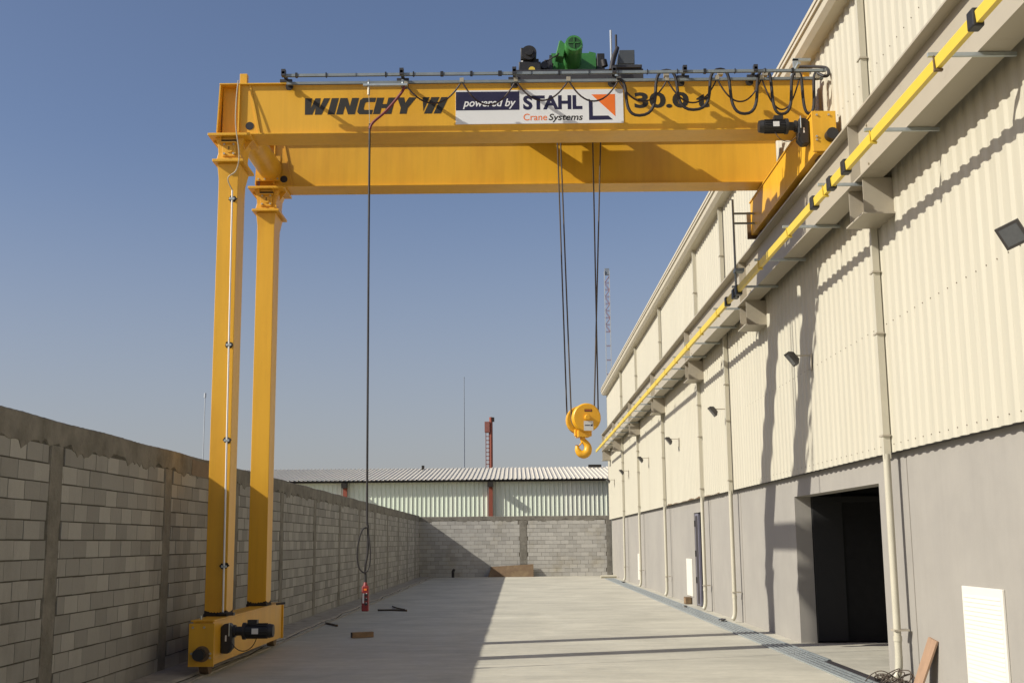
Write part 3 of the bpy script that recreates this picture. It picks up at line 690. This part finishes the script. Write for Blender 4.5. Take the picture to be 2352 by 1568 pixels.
MB().box(1.34, 1.46, 17.7, 18.15, 8.845, 9.33).build("gearbox_cover", M['black'], TR, bevel=.01)
hbdy = MB(); hbdy.box(.28, 1.74, 18.2, 19.4, 8.50, 9.05); hbdy.build("hoist_body", M['dsteel'], TR, bevel=.02)
MB().box(.50, .61, 17.6, 17.95, 8.845, 9.19).build("brake_cover", M['dsteel'], TR, bevel=.01)
mo = MB(); mo.cyl((.95, 17.22, 9.25), (.95, 17.78, 9.22), .138, n=32); mo.cyl((.95, 17.13, 9.255), (.95, 17.22, 9.25), .128, .142, n=32); mo.build("hoist_motor", M['green'], TR)
gr_ = MB(); gr_.cyl((.95, 17.122, 9.256), (.95, 17.131, 9.256), .092, n=28); gro = gr_.build("fan_grille", M['dgreen'], TR)
cx_ = MB(); cx_.box(.944, .956, 17.112, 17.121, 9.165, 9.347); cx_.box(.86, 1.04, 17.112, 17.1205, 9.25, 9.262); cx_.build("grille_cross", M['green'], gro)
lb_ = MB(); lb_.prism([(.67, 9.13), (.79, 9.10), (.84, 9.30), (.76, 9.38), (.73, 9.37)], 'y', 17.3, 17.55); lb_.build("terminal_box", M['green'], TR, bevel=.01)
bmx = MB(); bmx.cyl((.26, 17.2, 9.14), (.26, 17.62, 9.13), .115, n=24); bmx.box(.13, .41, 17.3, 17.6, 8.845, 9.08); bmx.cyl((.26, 17.16, 9.14), (.26, 17.2, 9.14), .06, n=16); bmx.box(.13, .20, 17.25, 17.45, 9.05, 9.24); bmx.box(.10, .44, 17.22, 17.5, 8.845, 9.0)
bmx.build("travel_motor", M['black'], TR, bevel=.01)
MB().box(.14, .165, 17.23, 17.25, 8.95, 9.02).build("rating_plate", M['paper'], TR)
MB().cyl((.30, 17.2, 8.86), (.30, 17.24, 8.86), .05, n=16).build("lifting_eye", M['cond'], TR)
mc = MB(); mc.box(.45, .56, 17.4, 17.6, 8.845, 8.98); mc.cyl((.5, 17.35, 9.0), (.5, 17.6, 9.0), .06, n=14); mc.cyl((.56, 17.5, 8.9), (.62, 17.5, 9.08), .03, n=10); mc.box(.58, .62, 17.45, 17.55, 8.85, 9.2); mc.build("brake_unit", M['dsteel'], TR)
wr = MB(); wr.tube(spline([(.72, 17.28, 9.15), (.68, 17.25, 9.10), (.60, 17.25, 9.06), (.52, 17.3, 9.03)]), .012, 6); wr.build("motor_cable", M['rubber'], TR)
cbx = MB(); cbx.prism([(1.61, 8.905), (1.87, 8.905), (1.87, 9.13), (1.635, 9.13)], 'y', 17.12, 17.6); cbx.build("control_box", M['panel'], TR, bevel=.008)
MB().box(1.53, 1.98, 17.14, 17.5, 8.895, 8.903).build("box_tray", M['zinc'], TR)
MB().cyl((1.53, 17.3, 8.9), (1.53, 17.3, 9.53), .016, n=8).build("antenna_pole", M['mast'], TR)
tw = MB(); tw.tube([(1.50, 17.05, 8.78), (1.55, 17.1, 9.0), (1.62, 17.2, 9.20)], [.035, .04, .03], 10); tw.tube([(1.60, 17.2, 9.15), (1.60, 17.2, 9.41)], .018, 8); tw.tube([(1.42, 17.2, 8.90), (1.40, 17.2, 9.0)], .05, 10)
tw.build("towing_arm", M['rubber'], TR)
MB().cyl((1.55, 16.95, 8.62), (1.55, 17.0, 8.62), .055, n=16).build("tow_clamp", M['zinc'], TR)

# ropes hang from the trolley to the hook block
RP = thing("hoist_ropes", "four dark steel wire ropes hanging from the hoist trolley down to the hook block", "wire rope", (1.05, 18.5, 8.6))
HBX, HBY, HBZ = 1.065, 18.5, 3.63
for (x0, yy0), (x1, yy1) in (((.72, 18.62), (.815, 18.68)), ((.76, 18.42), (.872, 18.46)), ((1.31, 18.62), (1.305, 18.62)), ((1.45, 18.42), (1.225, 18.42))):
    MB().tube([(x0, yy0, 8.75), (x1, yy1, HBZ + .02)], .0115, 8).build("rope", M['wire'], RP)
HB = thing("hook_block", "yellow twin-disc hook block with forged hook, hanging in mid-air on ropes", "hook block", (HBX, HBY, HBZ))
RotZ = Matrix.Translation((HBX, HBY, HBZ)) @ Matrix.Rotation(R(9), 4, 'Z')
def lathe_y(mb, prof, n=40, mtx=RotZ, off=(0, 0, 0)):
    vs = []
    for (yy, r) in prof:
        for k in range(n):
            a = 2 * math.pi * k / n; vs.append(mtx @ (Vector((r * math.cos(a), yy, r * math.sin(a))) + Vector(off)))
    m_ = len(prof); fs = [(i * n + k, i * n + (k + 1) % n, (i + 1) * n + (k + 1) % n, (i + 1) * n + k) for i in range(m_ - 1) for k in range(n)]
    mb.add(vs, fs, True); mb.add(vs[:n], [tuple(range(n))]); mb.add(vs[-n:], [tuple(range(n))])
for s_ in (-1, 1):
    d = MB(); prof = [(-.17, .205), (-.16, .218), (-.145, .224), (-.05, .224), (-.045, .21)]
    prof = [(yy * (1 if s_ < 0 else -1), r) for yy, r in prof]
    lathe_y(d, prof, off=(.02 if s_ < 0 else -.035, 0, 0 if s_ < 0 else -.02)); o = d.build("sheave_cover", M['hook'], HB)
    if s_ < 0:
        b = MB(); lathe_y(b, [(-.215, .035), (-.21, .042), (-.17, .045)], 20, off=(.02, 0, 0)); b.build("axle_cap", M['hook'], o)
        def pl(mb, x0, x1, z0, z1): mb.add([RotZ @ Vector(p) for p in [(x0, -.1715, z0), (x1, -.1715, z0), (x1, -.1715, z1), (x0, -.1715, z1)]], [(0, 1, 2, 3)])
        b = MB(); pl(b, -.02, .10, .09, .13); b.build("name_plate", M['black'], o)
        b = MB(); b.add([RotZ @ Vector(p) for p in [(-.01, -.1725, .106), (.09, -.1725, .106), (.09, -.1725, .115), (-.01, -.1725, .115)]], [(0, 1, 2, 3)]); b.build("name_plate_stripe", M['orange'], o)
        b = MB(); pl(b, -.035, .115, -.205, -.055); b.build("load_plate", M['paper'], o)
        b = MB(); b.add([RotZ @ Vector(p) for p in [(-.02, -.1725, -.13), (.06, -.1725, -.13), (.06, -.1725, -.115), (-.02, -.1725, -.115)]], [(0, 1, 2, 3)]); b.add([RotZ @ Vector(p) for p in [(.07, -.1725, -.135), (.105, -.1725, -.135), (.105, -.1725, -.10), (.07, -.1725, -.115)]], [(0, 1, 2, 3)]); b.build("plate_print", M['navy'], o)
sh = MB(); lathe_y(sh, [(-.042, .18), (.042, .18)], off=(-.02, 0, 0)); sh.build("sheave", M['rust'], HB)
yk = MB(); yk.box(-.115, .075, -.10, .10, -.30, -.19, RotZ); yk.box(-.15, -.10, -.04, .04, -.28, -.17, RotZ); yk.box(.07, .12, -.04, .04, -.28, -.17, RotZ); yk.build("crosshead", M['hook'], HB, bevel=.01)
hk = MB(); c0 = RotZ
hp = [(-.02, -.28), (-.02, -.33), (.01, -.365), (.045, -.41), (.06, -.465), (.045, -.525), (-.005, -.56), (-.065, -.545), (-.10, -.50), (-.112, -.45), (-.118, -.415)]
hr = [.042, .040, .046, .054, .064, .069, .067, .058, .046, .031, .014]
hk.tube([c0 @ Vector((a, 0, b)) for a, b in spline([Vector((p[0], p[1], 0)) for p in hp], 5) for b in [b]] if False else [c0 @ Vector((v.x, 0, v.y)) for v in spline([Vector((p[0], p[1], 0)) for p in hp], 5)],
        [hr[min(i // 5, 9)] * (1 - (i % 5) / 5) + hr[min(i // 5 + 1, 10)] * ((i % 5) / 5) for i in range(51)], 16)
hk.build("hook", M['hook'], HB)
lt = MB(); lt.tube([c0 @ Vector(p) for p in [(-.02, -.01, -.345), (-.055, -.01, -.40), (-.10, -.01, -.45)]], [.014, .012, .01], 8); lt.build("safety_latch", M['hook'], HB)

# ------------------------------------------------------------------ festoon cables and pendant
def loopcable(hang, bots, y, tight):
    p = []
    for i in range(len(bots)):
        a, b, c = hang[i], bots[i], hang[i + 1]
        h1 = (b[0] - a[0]) * tight; h2 = (c[0] - b[0]) * tight
        s1 = bez((a[0], y, a[1]), (a[0] + h1 * .75, y, a[1]), (b[0] - h1 * 1.0, y, b[1]), (b[0], y, b[1]))
        s2 = bez((b[0], y, b[1]), (b[0] + h2 * 1.0, y, b[1]), (c[0] - h2 * .75, y, c[1]), (c[0], y, c[1]))
        p += s1[:-1] + s2[:-1]
    p.append((hang[-1][0], y, hang[-1][1])); return p
hang = [(1.55, 8.45), (2.28, 8.58), (3.08, 8.59), (3.74, 8.57), (4.22, 8.53), (4.50, 8.52)]
bots = [(1.86, 7.88), (2.66, 7.96), (3.41, 7.89), (3.95, 7.88), (4.36, 7.88)]
pc = thing("power_cable", "thick black power cable hanging in deep loops at the hall end of the girder", "cable", (3.2, 16.62, 8.5))
hang = [(a * 1.006, b + .05) for a, b in hang]; bots = [(a * 1.006, b + .05) for a, b in bots]
path = loopcable(hang, bots, 16.72, 1.0)
path += [tuple(v) for v in spline([Vector(path[-1]), Vector((4.62, 16.62, 8.47)), Vector((4.70, 16.7, 8.55)), Vector((4.68, 16.8, 8.68)), Vector((4.50, 17.0, 8.78)), Vector((4.34, 17.1, 8.82))])][1:]
MB().tube(path, .0235, 8).build("cable", M['rubber'], pc)
for x, z in hang[1:]:
    MB().box(x - .035, x + .035, 16.70, 16.80, z - .09, z - .02).build("cable_saddle", M['bolt'], pc)
cc = thing("control_cable", "thin dark control cable hanging in shallow loops along the whole festoon rail", "cable", (1.2, 16.62, 8.45))
hang2 = [(-1.58, 8.41), (-.75, 8.46), (.05, 8.46), (.83, 8.46), (1.57, 8.45), (2.29, 8.45), (3.03, 8.46), (3.69, 8.46), (4.25, 8.47)]
bots2 = [(-1.18, 8.12), (-.38, 8.09), (.47, 8.15), (1.21, 8.13), (1.95, 8.12), (2.65, 8.09), (3.35, 8.10), (3.92, 7.97)]
p = []
for i in range(8):
    a, b, c = hang2[i], bots2[i], hang2[i + 1]
    for k in range(17):
        t_ = k / 16; x = a[0] + (c[0] - a[0]) * t_; s_ = 1 - abs(2 * t_ - 1) ** 2.1
        zt = a[1] + (c[1] - a[1]) * t_; p.append((x * 1.005, 16.735, 0.035 + zt - (zt - b[1]) * s_))
MB().tube(p, .0125, 6).build("cable", M['thinc'], cc)
for x, z in hang2:
    x *= 1.005; z += .035
    MB().box(x - .03, x + .03, 16.715, 16.755, z - .015, z + .05).build("cable_trolley", M['bolt'], cc)

PD = thing("pendant_control", "red push-button pendant hanging on a long black cable from the girder", "pendant control", (-2.06, 16.6, .82))
pcable = MB(); pcable.tube(spline([(-2.10, 16.6, 7.80), (-2.095, 16.6, 6.0), (-2.085, 16.6, 4.0), (-2.075, 16.6, 2.2), (-2.06, 16.6, 1.95), (-2.06, 16.6, 1.62), (-2.09, 16.6, 1.42), (-2.085, 16.6, 1.20)]), .0155, 8)
pcable.build("cable", M['rubber'], PD)
lp = MB(); lp.tube(spline([(-2.075, 16.58, 1.95), (-2.13, 16.57, 1.92), (-2.185, 16.57, 1.75), (-2.20, 16.57, 1.55), (-2.17, 16.57, 1.40), (-2.10, 16.57, 1.34), (-2.04, 16.58, 1.40), (-2.02, 16.58, 1.58), (-2.04, 16.59, 1.78), (-2.06, 16.6, 1.90)]), .0105, 8); lp.build("cable_coil", M['rubber'], PD)
rs_ = MB(); rs_.tube(spline([(-1.60, 16.62, 8.38), (-1.64, 16.62, 8.28), (-1.86, 16.61, 8.0), (-2.05, 16.6, 7.82), (-2.10, 16.6, 7.72)]), .021, 8); rs_.build("cable_sheath", M['redc'], PD)
sw = MB(); sw.tube([(-2.12, 16.59, 8.375), (-2.10, 16.6, 7.78)], .005, 6); sw.cyl((-2.12, 16.59, 8.24), (-2.12, 16.59, 8.37), .02, n=8); sw.build("support_wire", M['bolt'], PD)
bd = MB(); bd.box(-2.085 - .045, -2.085 + .05, 16.55, 16.64, .82, 1.16); bd.cyl((-2.085, 16.6, 1.16), (-2.085, 16.6, 1.22), .035, .018, n=14); bo = bd.build("pendant_body", M['redplastic'], PD, bevel=.012)
gt_ = MB(); gt_.cyl((-2.085, 16.6, 1.21), (-2.085, 16.6, 1.34), .022, .015, n=12); gt_.build("cable_gland", M['black'], PD)
for k in range(3):
    z = .92 + .062 * k
    MB().cyl((-2.068, 16.54, z), (-2.068, 16.551, z), .022, n=14).build("push_button", M['black'], bo)
    MB().box(-2.07, -2.055, 16.536, 16.5395, z + .012, z + .02).build("button_mark", M['paper'], bo)
MB().box(-2.118, -2.095, 16.546, 16.5495, .93, 1.06).build("button_legend", M['paper'], bo)
MB().box(-2.10, -2.06, 16.546, 16.5495, 1.10, 1.125).build("maker_label", M['orange'], bo)

# ------------------------------------------------------------------ shed and masts behind
SH = thing("metal_shed", "low shed with pale ribbed sheet walls and a corrugated roof behind the end wall", "building", (-6, 66, 0))
pr = []; x = -26.0
while x < 5.6: pr += [(x, 0), (x + .10, 0), (x + .115, .035), (x + .14, .035), (x + .155, 0)]; x += .245
vs = [(a, 66 - d, z) for z in (0, 5.02) for a, d in pr]; n = len(pr)
MB().add(vs, [(i, i + 1, n + i + 1, n + i) for i in range(n - 1)]).build("sheet_wall", M['shedw'], SH)
pr = []; x = -26.4
while x < 5.9: pr += [(x, 0), (x + .12, 0), (x + .14, .05), (x + .18, .05), (x + .20, 0)]; x += .25
vs = [(a, yy, z + d) for yy, z in ((65.55, 5.12), (75.5, 6.36), (85.4, 5.12)) for a, d in pr]; n = len(pr)
MB().add(vs, [(j * n + i, j * n + i + 1, (j + 1) * n + i + 1, (j + 1) * n + i) for j in range(2) for i in range(n - 1)]).build("roof", M['shedr'], SH)
MB().box(-26.2, 5.7, 65.6, 66.1, 5.03, 5.10).build("eaves_shade_strip", M['dark'], SH)  # dark strip painted in for the shaded gap under the eaves
MB().box(-26.2, 5.7, 66.1, 85, 0, 5.0).build("shed_body", M['shedr'], SH)
for x in (-17.5, -9.45, -1.41):
    MB().box(x - .11, x + .11, 65.78, 65.96, 0, 5.0).build("steel_post", M['redsteel'], SH)
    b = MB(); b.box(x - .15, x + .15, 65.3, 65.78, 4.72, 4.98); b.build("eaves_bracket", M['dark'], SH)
MB().box(-5.88, -5.72, 74, 74.2, 6.2, 6.46).build("roof_vent", M['dark'], SH)
MB().box(4.55, 5.35, 74.5, 75, 6.32, 6.46).build("roof_hatch", M['dark'], SH)

t = thing("red_mast", "rust-red steel ladder mast rising behind the shed roof", "mast", (-2.0, 90, 0))
MB().cyl((-1.88, 90, 0), (-1.88, 90, 11.1), .13, n=12).build("mast_pole", M['redsteel'], t)
ld = MB()
for x in (-2.27, -2.02): ld.box(x - .03, x + .03, 89.9, 89.96, 0, 10.2)
for k in range(34): ld.box(-2.27, -2.0, 89.9, 89.94, .3 * k, .3 * k + .06)
ld.build("ladder", M['redmast'], t)
MB().box(-2.36, -1.98, 89.8, 90.2, 9.95, 10.75).build("platform_guard", M['redmast'], t)
MB().box(-1.86, -1.62, 89.9, 90.1, 10.75, 11.08).build("lamp_head", M['dark'], t)
t = thing("flag_pole", "tall thin grey pole against the sky left of the red mast", "pole", (-3.92, 90, 0))
MB().tube([(-3.92, 90, 0), (-3.92, 90, 9), (-3.92, 90, 14.1)], [.06, .045, .025], 8).build("pole_shaft", M['farpole'], t)
MB().cyl((-3.92, 90, 14.1), (-3.92, 90, 14.2), .04, n=8).build("pole_finial", M['farpole'], t)
t = thing("distant_pole", "faint slender pole with a round top left of the crane legs", "pole", (-23.75, 90, 0))
MB().tube([(-23.75, 90, 0), (-23.75, 90, 12.9)], .035, 8).build("pole_shaft", M['mast'], t)
MB().cyl((-23.75, 90, 12.8), (-23.75, 90, 13.15), .09, n=10).build("lamp_head", M['mast'], t)
t = thing("lattice_mast", "pale steel lattice mast rising behind the gutter of the hall", "mast", (7.2, 90, 0))
lm = MB()
for sx in (-.19, .19):
    for sy in (-.19, .19): lm.box(7.2 + sx - .022, 7.2 + sx + .022, 90 + sy - .022, 90 + sy + .022, 0, 22.4)
lm.build("mast_legs", M['mast'], t)
z = 0; lx_ = MB(); k = 0
while z < 22:
    for sy in (-.19, .19):
        lx_.box(7.0, 7.4, 90 + sy - .012, 90 + sy + .012, z, z + .03)
        if z > 17: lx_.tube([(7.01, 90 + sy, z), (7.39, 90 + sy, z + .55)] if k % 2 else [(7.39, 90 + sy, z), (7.01, 90 + sy, z + .55)], .016, 5)
    z += .55 if z > 17 else 1.1; k += 1
lx_.build("mast_bracing", M['redmast'], t)
MB().box(7.02, 7.38, 89.85, 90.15, 22.1, 22.6).build("beacon", M['farpole'], t)

# ------------------------------------------------------------------ bits and pieces in the yard
t = thing("timber_block", "short squared timber offcut lying on the shaded concrete", "timber", (-2.9, 22.7, 0))
mm = Matrix.Translation((-2.9, 22.7, .055)) @ Matrix.Rotation(R(28), 4, 'Z')
MB().box(-.21, .21, -.05, .05, -.05, .05, mm).build("timber", M['oldwood'], t, bevel=.006)
mm2 = mm @ Matrix.Translation((-.211, 0, 0)); MB().box(-.002, .001, -.045, .045, -.045, .045, mm2).build("sawn_end", M['doordark'], t)
def bar_(pts, r, label, loc):
    t = thing("steel_bar", label, "steel bar", loc, "loose steel bars on the yard floor"); MB().tube(pts, r, 6).build("bar", M['wire'], t)
    MB().cyl(pts[-1], tuple(Vector(pts[-1]) + Vector((.03, 0, 0))), r * 1.2, n=6).build("bar_end", M['rust'], t)
bar_([(-3.62, 31.4, .025), (-3.2, 31.4, .025), (-2.86, 31.1, .025)], .025, "longest dark steel bar, lying beyond the hanging red pendant", (-3.25, 31.3, 0))
bar_([(-3.42, 33.2, .022), (-3.28, 32.6, .022), (-2.95, 31.5, .03)], .018, "dark bar resting its end against the longest bar on the floor", (-3.2, 32.4, 0))
bar_([(-4.20, 26.6, .02), (-4.02, 26.2, .02), (-3.84, 25.75, .02)], .022, "short dark steel bar near the kerb beside the crane truck", (-4.0, 26.2, 0))
t = thing("pipe_stub", "short black pipe stub standing at the foot of the shaded end wall", "pipe", (-3.2, 60.3, 0))
MB().tube([(-3.2, 60.3, 0), (-3.2, 60.3, .30), (-3.14, 60.25, .40)], .07, 12).build("stub", M['black'], t)
MB().cyl((-3.2, 60.3, .26), (-3.2, 60.3, .30), .085, n=12).build("collar", M['dsteel'], t)
t = thing("rusty_plate", "brown rusty steel plate leaning against the foot of the end wall", "steel plate", (-.28, 60.8, 0))
pm = MB(); pm.add([(-1.45, 60.45, 0), (.83, 60.45, 0), (.83, 60.86, .62), (-1.30, 60.86, .50), (-1.45, 60.47, 0), (.83, 60.47, 0), (.83, 60.88, .62), (-1.30, 60.88, .50)], [(0, 1, 2, 3), (7, 6, 5, 4), (0, 4, 5, 1), (1, 5, 6, 2), (2, 6, 7, 3), (3, 7, 4, 0)])
pm.build("plate", M['rust'], t); MB().box(.80, .835, 60.60, 60.75, .0, .12).build("edge_lug", M['rust'], t)
t = thing("offcut_pipe", "pale cream pipe lying on the floor at the far right corner", "pipe", (4.35, 56.2, 0))
MB().cyl((3.98, 57.3, .07), (4.62, 57.35, .07), .07, n=14).build("pipe_length", M['pipe'], t); MB().cyl((4.62, 57.35, .07), (4.72, 57.36, .07), .082, n=14).build("pipe_socket", M['pipe'], t)
t = thing("plank", "rough reddish timber plank leaning against the grey wall beside the white louvre panel", "plank", (4.7, 14.0, 0))
pk = MB(); a0, a1 = 14.02, 14.30
pk.add([(4.60, a0 + .05, -.0), (4.60, a1 + .05, -.0), (4.795, a1 - .07, .60), (4.795, a0 - .07, .57), (4.625, a0 + .05, -.0), (4.625, a1 + .05, -.0), (4.818, a1 - .07, .60), (4.818, a0 - .07, .57)], [(0, 1, 2, 3), (7, 6, 5, 4), (0, 4, 5, 1), (1, 5, 6, 2), (2, 6, 7, 3), (3, 7, 4, 0)])
pk.build("board", M['wood'], t); MB().box(4.598, 4.603, a0 + .1, a0 + .28, .005, .02).build("nail_strip", M['rust'], t)
t = thing("wire_tangle", "tangle of dark rebar tie wire heaped at the foot of the nearest downpipe", "wire", (4.62, 14.9, 0))
for k in range(16):
    p = []; cx, cy = 4.58 + rnd.uniform(-.12, .12), 14.85 + rnd.uniform(-.25, .25)
    a0 = rnd.uniform(0, 6.28); r_ = rnd.uniform(.10, .22); hgt = rnd.uniform(.02, .17)
    for i in range(5):
        a = a0 + i * rnd.uniform(.5, .9); p.append((min(cx + r_ * math.cos(a), 4.74), cy + r_ * 1.3 * math.sin(a), .012 + max(0, hgt * math.sin(i / 4 * math.pi) + rnd.uniform(-.01, .02))))
    MB().tube(spline(p, 5), .007, 5).build("wire_strand", M['wire'], t)
db = [("crumpled strip of packing litter lying on the drain in front of the nearer downpipe foot", 4.42, 26.2, .35), ("flattened dark scrap lying on the drain below the steel door", 4.38, 31.6, .22), ("dark scrap at the drain end near the far downpipe", 4.45, 50.5, .4)]
for lb, x, y, s in db:
    t = thing("litter_scrap", lb, "litter", (x, y, .02), "scraps of litter on the drain")
    m_ = MB(); nx = 6
    vs = [(x + s * .35 * (i / nx - .5), y + s * (j / 3 - .5), .024 + rnd.uniform(0, .05)) for j in range(4) for i in range(nx + 1)]
    m_.add(vs, [(j * (nx + 1) + i, j * (nx + 1) + i + 1, (j + 1) * (nx + 1) + i + 1, (j + 1) * (nx + 1) + i) for j in range(3) for i in range(nx)]); m_.build("scrap", M['doordark'], t)
    MB().box(x - .05, x + .02, y - s * .3, y - s * .1, .02, .05).build("scrap_piece", M['kerb'], t)
